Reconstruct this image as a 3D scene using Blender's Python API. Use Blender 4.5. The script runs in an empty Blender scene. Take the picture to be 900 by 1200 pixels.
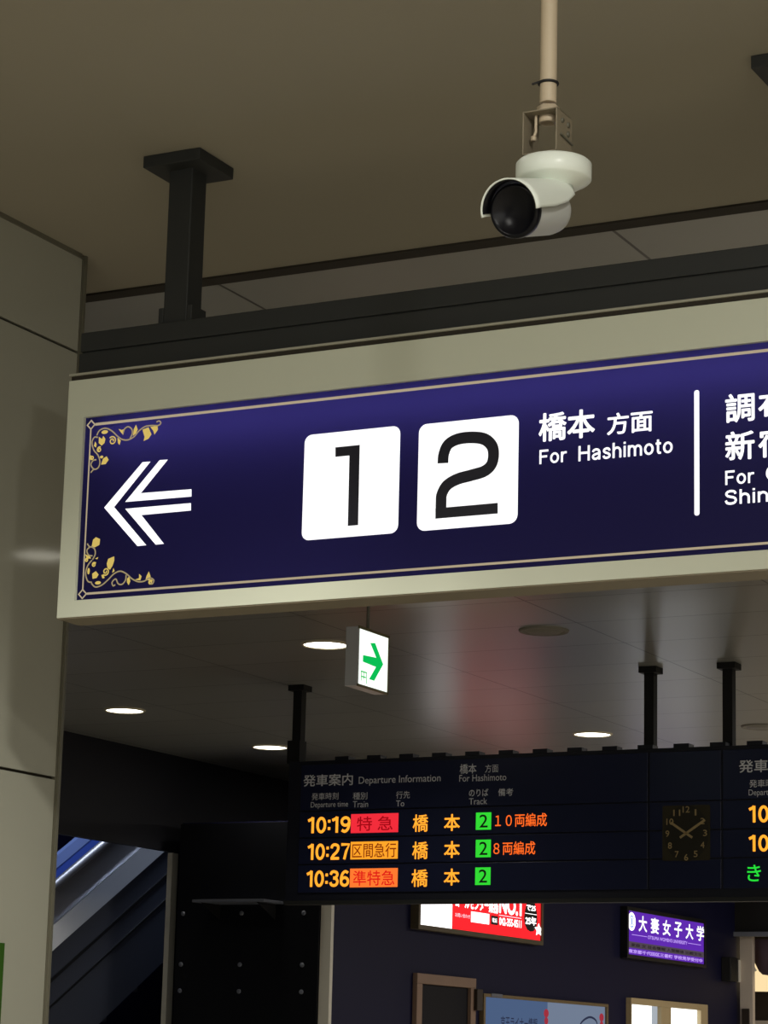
import bpy, bmesh, math
from mathutils import Vector, Matrix

# ------------------------------------------------------------------ camera, light, exposure
scene = bpy.context.scene
col = scene.collection
cam_data = bpy.data.cameras.new('camera')
cam_data.sensor_fit = 'VERTICAL'
cam_data.sensor_height = 36.0
cam_data.lens = 89.0143
cam_data.clip_end = 200
cam = bpy.data.objects.new('camera', cam_data)
col.objects.link(cam)
cam.matrix_world = Matrix([[0.889059, 0.076779, 0.451307, 0.0], [0.457131, -0.20185, -0.866192, 0.0], [0.024591, 0.976402, -0.214555, 1.6], [0.0, 0.0, 0.0, 1.0]])
scene.camera = cam

scene.view_settings.view_transform = 'Standard'
scene.view_settings.look = 'None'
scene.view_settings.gamma = 1.0
scene.view_settings.exposure = 0.0
scene.view_settings.use_curve_mapping = False

world = bpy.data.worlds.new('world')
scene.world = world
world.use_nodes = True
world.node_tree.nodes['Background'].inputs[0].default_value = (1.0, 0.93, 0.80, 1)
world.node_tree.nodes['Background'].inputs[1].default_value = 0.012


def area(name, loc, target, sx, sy, power, color=(1, 1, 1), spread=None):
    l = bpy.data.lights.new(name, 'AREA')
    l.shape = 'RECTANGLE'
    l.size, l.size_y = sx, sy
    l.energy = power
    l.color = color
    if spread: l.spread = math.radians(spread)
    o = bpy.data.objects.new(name, l)
    col.objects.link(o)
    o.location = loc
    d = Vector(target) - Vector(loc)
    o.rotation_euler = d.to_track_quat('-Z', 'Y').to_euler()
    return o


# ceiling luminaires of the concourse behind and to the right of the viewer
area('concourse_light', (1.5, -2.0, 3.76), (1.5, -2.0, 0), 5.0, 0.3, 210, (1.0, 0.97, 0.89))
area('concourse_light', (3.5, 2.5, 3.76), (3.5, 2.5, 0), 0.3, 4.0, 150, (1.0, 0.97, 0.89))
area('concourse_light', (-2.2, 0.5, 3.76), (-2.2, 0.5, 0), 0.3, 3.0, 60, (1.0, 0.97, 0.89))
# broad unseen light added behind the viewer to brighten the front faces
area('front_fill_light', (3.0, -7.5, 1.7), (-1.0, 5.0, 2.2), 9.0, 2.6, 170, (1.0, 0.98, 0.92))
# spots added at ceiling height to brighten camera, sign frame and left wall
def spot(name, loc, target, power, cone, blend=0.8, color=(1.0, 0.98, 0.91)):
    l = bpy.data.lights.new(name, 'SPOT')
    l.energy = power
    l.color = color
    l.spot_size = math.radians(cone)
    l.spot_blend = blend
    l.shadow_soft_size = 0.08
    o = bpy.data.objects.new(name, l)
    col.objects.link(o)
    o.location = loc
    o.rotation_euler = (Vector(target) - Vector(loc)).to_track_quat('-Z', 'Y').to_euler()
    return o


spot('added_spot', (-0.4, 2.2, 3.75), (-1.75, 4.1, 2.95), 75, 60, 0.9)
spot('added_spot', (-2.5, 3.9, 3.77), (-2.6, 3.9, 0), 75, 110, 0.7)
spot('added_spot', (-1.7, 3.3, 3.77), (-3.89, 5.5, 1.15), 260, 46, 0.9)
spot('added_spot', (-0.6, 3.9, 3.77), (-0.6, 3.9, 0), 85, 110, 0.7)
# luminaires of the inner hall, out of the frame
area('hall_light', (-1.5, 15.0, 3.76), (-1.5, 15.0, 0), 0.3, 6.0, 150, (1.0, 0.97, 0.92))
area('hall_light', (-3.5, 21.0, 3.76), (-3.5, 21.0, 0), 0.3, 4.0, 230, (1.0, 0.93, 0.86))
# unseen cool light added over the escalator to brighten its side
area('escalator_fill_light', (-10.25, 16.2, 5.0), (-10.5, 15.6, 2.4), 0.15, 1.6, 95, (0.72, 0.82, 1.0))


# ------------------------------------------------------------------ materials
def lin(c):
    c = c / 255.0
    return c / 12.92 if c <= 0.04045 else ((c + 0.055) / 1.055) ** 2.4


def rgb(r, g, b):
    return (lin(r), lin(g), lin(b), 1.0)


def mat(name, c, rough=0.6, metal=0.0, emit=0.0, spec=0.5, noise=0.0, nscale=6.0, bump=0.0, coat=0.0, ec=None):
    m = bpy.data.materials.new(name)
    m.use_nodes = True
    nt = m.node_tree
    b = nt.nodes['Principled BSDF']
    b.inputs['Base Color'].default_value = rgb(*c)
    b.inputs['Roughness'].default_value = rough
    b.inputs['Metallic'].default_value = metal
    b.inputs['Specular IOR Level'].default_value = spec
    b.inputs['Coat Weight'].default_value = coat
    b.inputs['Coat Roughness'].default_value = 0.06
    if emit:
        b.inputs['Emission Color'].default_value = rgb(*(ec or c))
        b.inputs['Emission Strength'].default_value = emit
    if noise or bump:
        tc = nt.nodes.new('ShaderNodeTexCoord')
        n = nt.nodes.new('ShaderNodeTexNoise')
        n.inputs['Scale'].default_value = nscale
        n.inputs['Detail'].default_value = 4
        nt.links.new(tc.outputs['Object'], n.inputs['Vector'])
        if noise:
            mx = nt.nodes.new('ShaderNodeMix')
            mx.data_type = 'RGBA'
            k = rgb(*c)
            mx.inputs[6].default_value = tuple(v * (1 - noise) for v in k[:3]) + (1,)
            mx.inputs[7].default_value = tuple(min(1, v * (1 + noise)) for v in k[:3]) + (1,)
            nt.links.new(n.outputs['Fac'], mx.inputs[0])
            nt.links.new(mx.outputs[2], b.inputs['Base Color'])
        if bump:
            bp = nt.nodes.new('ShaderNodeBump')
            bp.inputs['Strength'].default_value = bump
            bp.inputs['Distance'].default_value = 0.01
            nt.links.new(n.outputs['Fac'], bp.inputs['Height'])
            nt.links.new(bp.outputs[0], b.inputs['Normal'])
    return m


def panel_mat(name, c, seam, bw, bh, rough, mortar=0.006, spec=0.5, noise=0.04, metal=0.0):
    """sheet panels with thin dark seams, laid out in metres on X and Y"""
    m = mat(name, c, rough, metal, spec=spec)
    nt = m.node_tree
    b = nt.nodes['Principled BSDF']
    tc = nt.nodes.new('ShaderNodeTexCoord')
    br = nt.nodes.new('ShaderNodeTexBrick')
    br.offset = 0.0
    k = rgb(*c)
    br.inputs['Color1'].default_value = tuple(v * (1 - noise) for v in k[:3]) + (1,)
    br.inputs['Color2'].default_value = tuple(v * (1 + noise) for v in k[:3]) + (1,)
    br.inputs['Mortar'].default_value = rgb(*seam)
    br.inputs['Scale'].default_value = 1.0
    br.inputs['Mortar Size'].default_value = mortar
    br.inputs['Brick Width'].default_value = bw
    br.inputs['Row Height'].default_value = bh
    nt.links.new(tc.outputs['Object'], br.inputs['Vector'])
    nt.links.new(br.outputs['Color'], b.inputs['Base Color'])
    return m


def glow(name, c, strength=1.0):
    m = bpy.data.materials.new(name)
    m.use_nodes = True
    nt = m.node_tree
    nt.nodes.remove(nt.nodes['Principled BSDF'])
    e = nt.nodes.new('ShaderNodeEmission')
    e.inputs[0].default_value = rgb(*c)
    e.inputs[1].default_value = strength
    nt.links.new(e.outputs[0], nt.nodes['Material Output'].inputs[0])
    return m


def translucent(name, c, emit=0.0):
    """acrylic sheet lit from behind by the tube inside the sign box"""
    m = bpy.data.materials.new(name)
    m.use_nodes = True
    nt = m.node_tree
    b = nt.nodes['Principled BSDF']
    b.inputs['Base Color'].default_value = rgb(*c)
    b.inputs['Roughness'].default_value = 0.4
    b.inputs['Specular IOR Level'].default_value = 0.2
    b.inputs['Emission Color'].default_value = rgb(*c)
    b.inputs['Emission Strength'].default_value = emit
    t = nt.nodes.new('ShaderNodeBsdfTranslucent')
    t.inputs[0].default_value = rgb(*c)
    mx = nt.nodes.new('ShaderNodeMixShader')
    mx.inputs[0].default_value = 0.6
    nt.links.new(b.outputs[0], mx.inputs[1])
    nt.links.new(t.outputs[0], mx.inputs[2])
    nt.links.new(mx.outputs[0], nt.nodes['Material Output'].inputs[0])
    return m


M = dict(
    plaster=mat('ceiling_plaster', (158, 152, 136), 0.9, spec=0.1, noise=0.06, nscale=0.9),
    metal_ceiling=panel_mat('ceiling_metal_panels', (150, 150, 145), (60, 58, 54), 1.225, 0.64, 0.30, 0.005, spec=0.5),
    floor=mat('floor_stone', (190, 182, 166), 0.5, noise=0.08, nscale=1.5),
    wall_panel=mat('wall_enamel', (160, 159, 144), 0.35, spec=0.25, noise=0.03, nscale=0.7, coat=0.6),
    trim_brown=mat('bronze_trim', (98, 95, 80), 0.5, 0.0),
    trim_dark=mat('dark_recess', (40, 34, 22), 0.8),
    navy_wall=mat('navy_wall_paint', (18, 19, 52), 0.6, spec=0.2, noise=0.05, nscale=1.0),
    navy_dark=mat('dark_navy_wall', (22, 23, 34), 0.7),
    black_panel=mat('black_polished_panel', (14, 15, 20), 0.35),
    black=mat('black_matte', (16, 16, 17), 0.7),
    hanger=mat('dark_grey_steel', (35, 37, 36), 0.6, 0.0, noise=0.05, nscale=9),
    sign_frame=mat('ivory_sign_frame', (198, 201, 182), 0.5, noise=0.02, nscale=3),
    sign_lip=mat('pale_metal_lip', (160, 158, 142), 0.5, 0.0),
    sign_blue=translucent('indigo_acrylic', (39, 35, 88), 0.02),
    sign_in=mat('white_box_lining', (230, 230, 230), 0.8),
    white_glow=glow('backlit_white', (255, 255, 255), 1.25),
    gold_glow=glow('backlit_gold', (236, 206, 110), 0.75),
    vine_glow=glow('backlit_pale_gold', (176, 158, 120), 0.75),
    line_glow=glow('backlit_cream_line', (236, 216, 180), 0.5),
    ink=mat('black_ink', (16, 16, 32), 0.6),
    cam_white=mat('white_camera_shell', (226, 232, 222), 0.35),
    cam_grey=mat('grey_white_camera_shell', (190, 192, 188), 0.4),
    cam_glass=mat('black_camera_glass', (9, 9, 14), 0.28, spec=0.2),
    beige_metal=mat('beige_painted_metal', (190, 174, 148), 0.5),
    lamp=glow('downlight_glow', (255, 250, 232), 6.0),
    lamp_ring=mat('cream_lamp_ring', (210, 200, 170), 0.4),
    grille=mat('grille_paint', (128, 124, 114), 0.6),
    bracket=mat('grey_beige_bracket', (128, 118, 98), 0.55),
    exit_box=mat('grey_exit_housing', (225, 227, 232), 0.5),
    exit_white=glow('exit_white_glow', (246, 255, 246), 1.25),
    exit_green=glow('exit_green_glow', (10, 190, 84), 1.0),
    exit_edge=mat('exit_edge', (120, 112, 76), 0.5),
    board=mat('board_navy_black', (24, 27, 40), 0.5),
    board_face=mat('board_glass_face', (32, 38, 68), 0.3, noise=0.05),
    board_seam=mat('board_seam', (8, 8, 10), 0.8),
    board_text=mat('board_grey_lettering', (240, 242, 248), 0.7),
    led_amber=glow('led_amber', (255, 158, 44), 1.4),
    led_orange=glow('led_orange', (255, 104, 34), 1.2),
    led_red=glow('led_red_block', (238, 44, 58), 1.05),
    led_redtext=glow('led_dark_red', (176, 10, 22), 0.8),
    led_amberblock=glow('led_amber_block', (252, 160, 40), 1.1),
    led_orangeblock=glow('led_orange_block', (255, 120, 48), 1.05),
    led_browntext=glow('led_brown', (150, 58, 10), 0.8),
    led_scarlet=glow('led_scarlet', (226, 30, 24), 1.0),
    led_green=glow('led_green_block', (50, 214, 52), 1.05),
    led_greentext=glow('led_green_text', (40, 226, 60), 1.0),
    led_off=mat('led_unlit_dark', (12, 44, 16), 0.7),
    clock_plate=mat('clock_olive_plate', (46, 40, 18), 0.6, emit=0.03),
    clock_face=mat('clock_dark_face', (32, 29, 15), 0.6, emit=0.02),
    clock_gold=mat('clock_gold', (168, 146, 100), 0.5, emit=0.03),
    ad_frame=mat('ad_grey_gold_frame', (96, 86, 66), 0.5, 0.2),
    ad_white=glow('ad_white_glow', (255, 250, 250), 2.2),
    ad_red=glow('ad_red_glow', (240, 34, 40), 1.5),
    ad_pink=glow('ad_pale_letter_glow', (255, 214, 226), 1.6),
    ad_black=mat('ad_black', (10, 10, 14), 0.5),
    ad_purple=glow('ad_purple_glow', (96, 44, 176), 1.0),
    ad_lilac=glow('ad_lilac_glow', (196, 160, 250), 1.05),
    ad_grey=glow('ad_grey_band', (84, 72, 84), 0.9),
    ad_blue=glow('ad_emblem_blue', (150, 180, 244), 1.0),
    wood=mat('brown_wood_frame', (142, 116, 98), 0.55, noise=0.12, nscale=7),
    poster_dark=mat('dark_poster_paper', (16, 16, 24), 0.6, spec=0.2),
    poster_blue=glow('backlit_poster_sky', (86, 108, 146), 0.75),
    poster_pale=glow('backlit_poster_pale', (128, 142, 166), 0.75),
    poster_ink=glow('backlit_poster_ink', (52, 58, 84), 0.7),
    poster_red=glow('backlit_poster_red', (186, 58, 74), 0.7),
    brass=mat('brass_frame', (126, 108, 76), 0.5, 0.2),
    window_frame=mat('cream_window_frame', (190, 170, 130), 0.5),
    window_lit=glow('lit_window_white', (240, 246, 246), 2.0),
    window_side=glow('lit_window_reveal', (176, 184, 192), 0.9),
    steel=mat('brushed_steel', (186, 188, 194), 0.28, 0.9, noise=0.05, nscale=4),
    esc_grey=mat('escalator_grey_panel', (104, 104, 110), 0.4, 0.3),
    esc_dark=mat('escalator_dark_cladding', (70, 74, 88), 0.4, 0.2),
    esc_blue=mat('escalator_blue_panel', (40, 62, 136), 0.45),
    esc_paleblue=mat('escalator_pale_blue', (88, 104, 150), 0.5),
    rubber=mat('black_rubber', (20, 20, 24), 0.4),
    trim_white=mat('white_corner_trim', (226, 222, 208), 0.5),
    shop_beige=mat('shop_beige_pillar', (206, 194, 180), 0.6),
    shop_lit=glow('lit_shop_shelf', (255, 226, 172), 1.0),
    shop_brown=mat('shop_dark_brown', (48, 38, 28), 0.6),
    curtain=mat('plum_curtain', (74, 58, 70), 0.8),
    green_poster=glow('green_poster', (70, 110, 40), 0.35),
    acrylic=mat('grey_acrylic', (118, 122, 134), 0.3),
)


# ------------------------------------------------------------------ mesh helpers
def origin(o):
    v = Vector((0, 0, 0))
    while o:
        v += o.location
        o = o.parent
    return v


class MB:
    """collects shapes in world metres and links them as ONE mesh object"""

    def __init__(self):
        self.v, self.f, self.s = [], [], []

    def add(self, vs, fs, smooth=False):
        n = len(self.v)
        self.v += [tuple(p) for p in vs]
        for f in fs:
            self.f.append([i + n for i in f])
            self.s.append(smooth)
        return self

    def box(self, x0, x1, y0, y1, z0, z1):
        vs = [(x, y, z) for x in (x0, x1) for y in (y0, y1) for z in (z0, z1)]
        return self.add(vs, [(0, 1, 3, 2), (4, 6, 7, 5), (0, 4, 5, 1), (2, 3, 7, 6), (0, 2, 6, 4), (1, 5, 7, 3)])

    def prism(self, pts, axis, a, b):
        """closed 2D outline extruded along an axis ('X': pts are (y,z); 'Y': (x,z); 'Z': (x,y))"""
        def P(p, d):
            return (d, p[0], p[1]) if axis == 'X' else (p[0], d, p[1]) if axis == 'Y' else (p[0], p[1], d)
        n = len(pts)
        vs = [P(p, a) for p in pts] + [P(p, b) for p in pts]
        fs = [tuple(range(n - 1, -1, -1)), tuple(range(n, 2 * n))]
        fs += [(i, (i + 1) % n, n + (i + 1) % n, n + i) for i in range(n)]
        return self.add(vs, fs)

    def tube(self, path, r, seg=12, closed=False, cap=True):
        path = [Vector(p) for p in path]
        n = len(path)
        rings = []
        up = None
        for i, p in enumerate(path):
            if closed:
                t = (path[(i + 1) % n] - path[i - 1]).normalized()
            else:
                t = (path[min(i + 1, n - 1)] - path[max(i - 1, 0)]).normalized()
            if up is None:
                up = Vector((0, 0, 1)) if abs(t.z) < 0.9 else Vector((1, 0, 0))
            a = t.cross(up).normalized()
            up = a.cross(t).normalized()
            rr = r[i] if isinstance(r, (list, tuple)) else r
            rings.append([p + rr * (math.cos(2 * math.pi * k / seg) * a + math.sin(2 * math.pi * k / seg) * up) for k in range(seg)])
        vs = [q for ring in rings for q in ring]
        fs = []
        for i in range(n if closed else n - 1):
            j = (i + 1) % n
            fs += [(i * seg + k, i * seg + (k + 1) % seg, j * seg + (k + 1) % seg, j * seg + k) for k in range(seg)]
        self.add(vs, fs, True)
        if cap and not closed:
            self.add(rings[0], [tuple(range(seg - 1, -1, -1))])
            self.add(rings[-1], [tuple(range(seg))])
        return self

    def lathe(self, base, axis, prof, seg=40):
        """profile of (radius, height along the axis) turned about the axis"""
        base, axis = Vector(base), Vector(axis).normalized()
        up = Vector((0, 0, 1)) if abs(axis.z) < 0.9 else Vector((1, 0, 0))
        a = axis.cross(up).normalized()
        b = axis.cross(a)
        vs = []
        for r, h in prof:
            for k in range(seg):
                t = 2 * math.pi * k / seg
                vs.append(base + axis * h + max(r, 1e-5) * (math.cos(t) * a + math.sin(t) * b))
        fs = []
        for i in range(len(prof) - 1):
            for k in range(seg):
                fs.append((i * seg + k, i * seg + (k + 1) % seg, (i + 1) * seg + (k + 1) % seg, (i + 1) * seg + k))
        return self.add(vs, fs, True)

    def flat(self, pts, axis, d):
        """flat outline lying on a plane"""
        vs = [(d, p[0], p[1]) if axis == 'X' else (p[0], d, p[1]) for p in pts]
        return self.add(vs, [tuple(range(len(pts)))])

    def rect(self, b, axis, d):
        u0, u1, v0, v1 = b
        return self.flat([(u0, v0), (u1, v0), (u1, v1), (u0, v1)], axis, d)

    def stroke(self, pts, w, axis, d, closed=False):
        """flat ribbon of width w (number or list) along a polyline, on a plane"""
        P = [Vector(p) for p in pts]
        n = len(P)
        L, R = [], []
        for i in range(n):
            if closed:
                t = (P[(i + 1) % n] - P[i - 1]).normalized()
            else:
                t = (P[min(i + 1, n - 1)] - P[max(i - 1, 0)]).normalized()
            q = Vector((-t.y, t.x)) * (w[i] if isinstance(w, (list, tuple)) else w) * 0.5
            L.append(P[i] + q)
            R.append(P[i] - q)
        vs = L + R
        vs = [(d, p[0], p[1]) if axis == 'X' else (p[0], d, p[1]) for p in vs]
        fs = [(i, (i + 1) % n, n + (i + 1) % n, n + i) for i in range(n if closed else n - 1)]
        return self.add(vs, fs)

    def build(self, name, m, parent=None, bevel=0.0):
        me = bpy.data.meshes.new(name)
        o0 = origin(parent)
        me.from_pydata([tuple(Vector(p) - o0) for p in self.v], [], self.f)
        for p, s in zip(me.polygons, self.s):
            p.use_smooth = s
        me.materials.append(m)
        bm = bmesh.new()
        bm.from_mesh(me)
        bmesh.ops.recalc_face_normals(bm, faces=bm.faces)
        bm.to_mesh(me)
        bm.free()
        o = bpy.data.objects.new(name, me)
        col.objects.link(o)
        if parent: o.parent = parent
        if bevel:
            md = o.modifiers.new('bevel', 'BEVEL')
            md.width = bevel
            md.segments = 2
            md.limit_method = 'ANGLE'
        return o


def smooth(pts, n=6):
    """Catmull-Rom through points of any dimension"""
    P = [Vector(p) for p in pts]
    out = []
    for i in range(len(P) - 1):
        p0, p1, p2, p3 = P[max(i - 1, 0)], P[i], P[i + 1], P[min(i + 2, len(P) - 1)]
        for k in range(n):
            t = k / n
            out.append(0.5 * ((2 * p1) + (p2 - p0) * t + (2 * p0 - 5 * p1 + 4 * p2 - p3) * t * t + (3 * p1 - p0 - 3 * p2 + p3) * t ** 3))
    out.append(P[-1])
    return [tuple(p) for p in out]


def round_rect(b, r, n=6):
    u0, u1, v0, v1 = b
    pts = []
    for cx, cy, a in ((u1 - r, v1 - r, 0), (u0 + r, v1 - r, 90), (u0 + r, v0 + r, 180), (u1 - r, v0 + r, 270)):
        for k in range(n + 1):
            t = math.radians(a + 90 * k / n)
            pts.append((cx + r * math.cos(t), cy + r * math.sin(t)))
    return pts


def oval(c, rx, ry, n=28):
    return [(c[0] + rx * math.cos(2 * math.pi * k / n), c[1] + ry * math.sin(2 * math.pi * k / n)) for k in range(n)]


def lettering(body, b, axis, d, m, parent, name='lettering', bold=0.0):
    """one run of writing fitted into the rectangle b = (u0, u1, v0, v1) on a plane"""
    c = bpy.data.curves.new('writing', 'FONT')
    c.body = body
    c.size = 1.0
    c.resolution_u = 4
    o = bpy.data.objects.new('writing', c)
    col.objects.link(o)
    dg = bpy.context.evaluated_depsgraph_get()
    me = bpy.data.meshes.new_from_object(o.evaluated_get(dg))
    bpy.data.objects.remove(o)
    bpy.data.curves.remove(c)
    xs = [v.co.x for v in me.vertices]
    ys = [v.co.y for v in me.vertices]
    x0, x1, y0, y1 = min(xs), max(xs), min(ys), max(ys)
    o0 = origin(parent)
    if bold:
        base_v = [(v.co.x, v.co.y) for v in me.vertices]
        base_f = [tuple(p.vertices) for p in me.polygons]
        vs, fs = [], []
        for dx, dy in ((0, 0), (1, 0), (-1, 0), (0, 1), (0, -1), (.7, .7), (.7, -.7), (-.7, .7), (-.7, -.7)):
            n = len(vs)
            vs += [(x + dx * bold, y + dy * bold, n / len(base_v)) for x, y in base_v]
            fs += [tuple(i + n for i in f) for f in base_f]
        me = bpy.data.meshes.new(name)
        me.from_pydata(vs, [], fs)
        x0, x1, y0, y1 = x0 - bold, x1 + bold, y0 - bold, y1 + bold
    for v in me.vertices:
        u = b[0] + (v.co.x - x0) / (x1 - x0) * (b[1] - b[0])
        w = b[2] + (v.co.y - y0) / (y1 - y0) * (b[3] - b[2])
        h = v.co.z * 0.00004          # each pass of the bold lies a hair further out
        v.co = (Vector((d + h, u, w)) if axis == 'X' else Vector((u, d - h, w))) - o0
    me.materials.clear()
    me.materials.append(m)
    for p in me.polygons: p.material_index = 0
    me.name = name
    o = bpy.data.objects.new(name, me)
    col.objects.link(o)
    o.parent = parent
    return o


def arc(cx, cy, rx, ry, a0, a1, n=12):
    return [(cx + rx * math.cos(math.radians(a0 + (a1 - a0) * k / n)), cy + ry * math.sin(math.radians(a0 + (a1 - a0) * k / n))) for k in range(n + 1)]


def arch(x0, x1):
    return [(x0, 0.40)] + arc((x0 + x1) / 2, 0.42, (x1 - x0) / 2, 0.25, 170, 0) + [(x1, 0.0)]


GLYPH = {   # width, centre lines; baseline 0, capitals reach 1
    'F': (0.62, [[(.075, 0), (.075, 1)], [(.0, .925), (.62, .925)], [(.0, .52), (.54, .52)]]),
    'H': (0.76, [[(.075, 0), (.075, 1)], [(.685, 0), (.685, 1)], [(.075, .53), (.685, .53)]]),
    'C': (0.78, [arc(.41, .5, .335, .435, 42, 318, 22)]),
    'S': (0.68, [smooth([(.60, .72), (.53, .88), (.34, .93), (.15, .87), (.09, .73), (.17, .60), (.34, .53), (.52, .46), (.61, .30), (.54, .13), (.34, .07), (.13, .13), (.06, .30)], 4)]),
    'o': (0.62, [arc(.31, .37, .24, .305, 0, 360, 24)]),
    'r': (0.40, [[(.07, 0), (.07, .74)], smooth([(.07, .42), (.13, .60), (.25, .67), (.40, .67)], 4)]),
    'a': (0.58, [smooth([(.07, .52), (.13, .63), (.28, .68), (.43, .63), (.49, .50), (.49, .25), (.49, .0)], 4), smooth([(.49, .42), (.28, .38), (.11, .30), (.08, .17), (.18, .07), (.34, .09), (.49, .22)], 4)]),
    's': (0.52, [smooth([(.46, .52), (.40, .64), (.26, .68), (.12, .62), (.09, .51), (.18, .42), (.32, .36), (.44, .28), (.44, .14), (.28, .065), (.12, .10), (.06, .22)], 4)]),
    'h': (0.58, [[(.07, 0), (.07, 1)], arch(.07, .51)]),
    'n': (0.58, [[(.07, 0), (.07, .74)], arch(.07, .51)]),
    'm': (0.92, [[(.07, 0), (.07, .74)], arch(.07, .46), arch(.46, .85)]),
    'u': (0.58, [[(.51, 0), (.51, .74)], [(.07, .74), (.07, .32)] + arc(.29, .32, .22, .25, 180, 350)]),
    'i': (0.16, [[(.08, 0), (.08, .74)], [(.08, .86), (.08, 1)]]),
    'j': (0.24, [[(.16, .74), (.16, .0), (.12, -.13), (.0, -.15)], [(.16, .86), (.16, 1)]]),
    't': (0.34, [[(.15, .94), (.15, .16), (.19, .075), (.34, .07)], [(.0, .68), (.34, .68)]]),
    'f': (0.36, [[(.15, 0), (.15, .84), (.20, .93), (.36, .94)], [(.0, .68), (.34, .68)]]),
    'k': (0.54, [[(.07, 0), (.07, 1)], [(.07, .30), (.48, .74)], [(.21, .45), (.52, 0)]]),
    '0': (0.62, [arc(.31, .5, .235, .43, 0, 360, 26)]),
    '1': (0.44, [[(.30, 0), (.30, 1)], [(.0, .78), (.22, .88), (.30, .98)]]),
    '2': (0.62, [smooth([(.08, .70), (.13, .87), (.31, .93), (.49, .86), (.53, .68), (.42, .46), (.22, .27), (.09, .07)], 4), [(.03, .07), (.60, .07)]]),
    '3': (0.62, [smooth([(.08, .74), (.15, .89), (.31, .93), (.48, .86), (.52, .72), (.44, .58), (.26, .53)], 4), smooth([(.26, .53), (.46, .47), (.54, .30), (.47, .13), (.31, .07), (.14, .12), (.07, .27)], 4)]),
    '6': (0.62, [arc(.31, .31, .235, .24, 0, 360, 22), smooth([(.075, .32), (.10, .62), (.20, .84), (.36, .93), (.53, .84)], 4)]),
    '7': (0.60, [[(.02, .93), (.55, .93), (.36, .50), (.24, .0)]]),
    '9': (0.62, [arc(.31, .69, .235, .24, 0, 360, 22), smooth([(.545, .68), (.52, .38), (.42, .16), (.26, .07), (.09, .16)], 4)]),
    ':': (0.20, [[(.10, .18), (.10, .36)], [(.10, .64), (.10, .82)]]),
}


def sign_lettering(body, b, axis, d, m, parent, name='lettering', weight=0.145, gap=0.13):
    """monoline lettering between baseline and capital height, fitted to the width of b"""
    x, items = 0.0, []
    for ch in body:
        w, st = GLYPH[ch]
        items += [[(x + p[0], p[1]) for p in q] for q in st]
        x += w + gap
    x -= gap
    su, sv = (b[1] - b[0]) / x, b[3] - b[2]
    mb = MB()
    for q in items:
        mb.stroke([(b[0] + p[0] * su, b[2] + p[1] * sv) for p in q], weight * (su + sv) / 2, axis, d)
    return mb.build(name, m, parent)


def words(body, b, axis, d, m, parent, bold=0.0):
    """a run of several words, cut at its widest gaps into one mesh per word"""
    o = lettering(body, b, axis, d, m, parent, 'lettering', bold)
    me = o.data
    j = 1 if axis == 'X' else 0
    spans = sorted((min(me.vertices[i].co[j] for i in p.vertices), max(me.vertices[i].co[j] for i in p.vertices)) for p in me.polygons)
    gaps, end = [], spans[0][1]
    for s0, s1 in spans:
        if s0 > end: gaps.append((s0 - end, (s0 + end) / 2))
        end = max(end, s1)
    cuts = sorted(c for g, c in sorted(gaps, reverse=True)[:len(body.split()) - 1])
    vs = [v.co.copy() for v in me.vertices]
    groups = [[] for _ in range(len(cuts) + 1)]
    for p in me.polygons:
        u = min(vs[i][j] for i in p.vertices)
        groups[sum(u > c for c in cuts)].append(tuple(p.vertices))
    bpy.data.objects.remove(o)
    for g in groups:
        idx = sorted({i for f in g for i in f})
        new = {i: k for k, i in enumerate(idx)}
        w = bpy.data.meshes.new('lettering')
        w.from_pydata([tuple(vs[i]) for i in idx], [], [tuple(new[i] for i in f) for f in g])
        w.materials.append(m)
        q = bpy.data.objects.new('lettering', w)
        col.objects.link(q)
        q.parent = parent


def thing(name, loc, label, cat, group=None):
    o = bpy.data.objects.new(name, None)
    o.empty_display_size = 0.1
    col.objects.link(o)
    o.location = loc
    return tag(o, label, cat, group)


def tag(o, label, cat, group=None):
    o['label'] = label
    o['category'] = cat
    if group: o['group'] = group
    return o


def struct(o, label=None):
    o['kind'] = 'structure'
    if label: o['label'] = label
    return o


def copy_tree(o, parent=None):
    c = o.copy()
    col.objects.link(c)
    if parent: c.parent = parent
    for ch in list(o.children):
        copy_tree(ch, c)
    return c


CZ = 3.8                     # ceiling height

# ------------------------------------------------------------------ the setting
struct(MB().box(-16, 8, -8, 34, -0.2, 0).build('floor', M['floor']))
struct(MB().box(-9, 8, -8, 5.925, CZ, CZ + 0.2).build('ceiling', M['plaster']), 'beige plaster ceiling above the sign')
struct(MB().box(-9.87, 8, 5.97, 34, CZ, CZ + 0.2).build('ceiling', M['metal_ceiling']), 'grey metal panel ceiling of the inner hall')
m = MB().box(-9, 8, 5.925, 5.97, CZ + 0.03, CZ + 0.2)
struct(m.build('trim_1', M['trim_dark']), 'dark groove between the two ceilings')
struct(MB().box(-9, 8, 5.914, 5.972, CZ - 0.006, CZ + 0.05).build('trim_2', M['trim_dark']), 'bronze edge strip along the ceiling groove')

# left wall: enamel panels on a dark core, with open joints
XL = -3.89
m = MB()
for z0, z1 in ((0, 1.155), (1.163, 2.331), (2.339, 3.513), (3.521, CZ - 0.012)):
    for y0, y1 in ((-4.0, -1.192), (-1.184, 2.196), (2.204, 5.603)):
        m.box(XL - 0.02, XL, y0, y1, z0, z1)
struct(m.build('wall_left', M['wall_panel']), 'pale enamel panel wall at the left edge')
struct(MB().box(XL - 0.4, XL - 0.01, -4.0, 5.60, 0, CZ).build('wall_left_core', M['trim_dark']))
m = MB().box(XL - 0.02, XL + 0.002, 5.606, 5.612, 0, CZ)
m.box(XL - 0.4, XL + 0.006, 5.612, 5.622, 0, CZ)
struct(m.build('trim_3', M['trim_brown']), 'bronze edge trim of the left wall')
struct(MB().box(XL - 0.02, XL + 0.006, -4.0, 5.594, CZ - 0.012, CZ).build('trim_4', M['trim_brown']), 'bronze top trim of the left wall')

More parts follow.
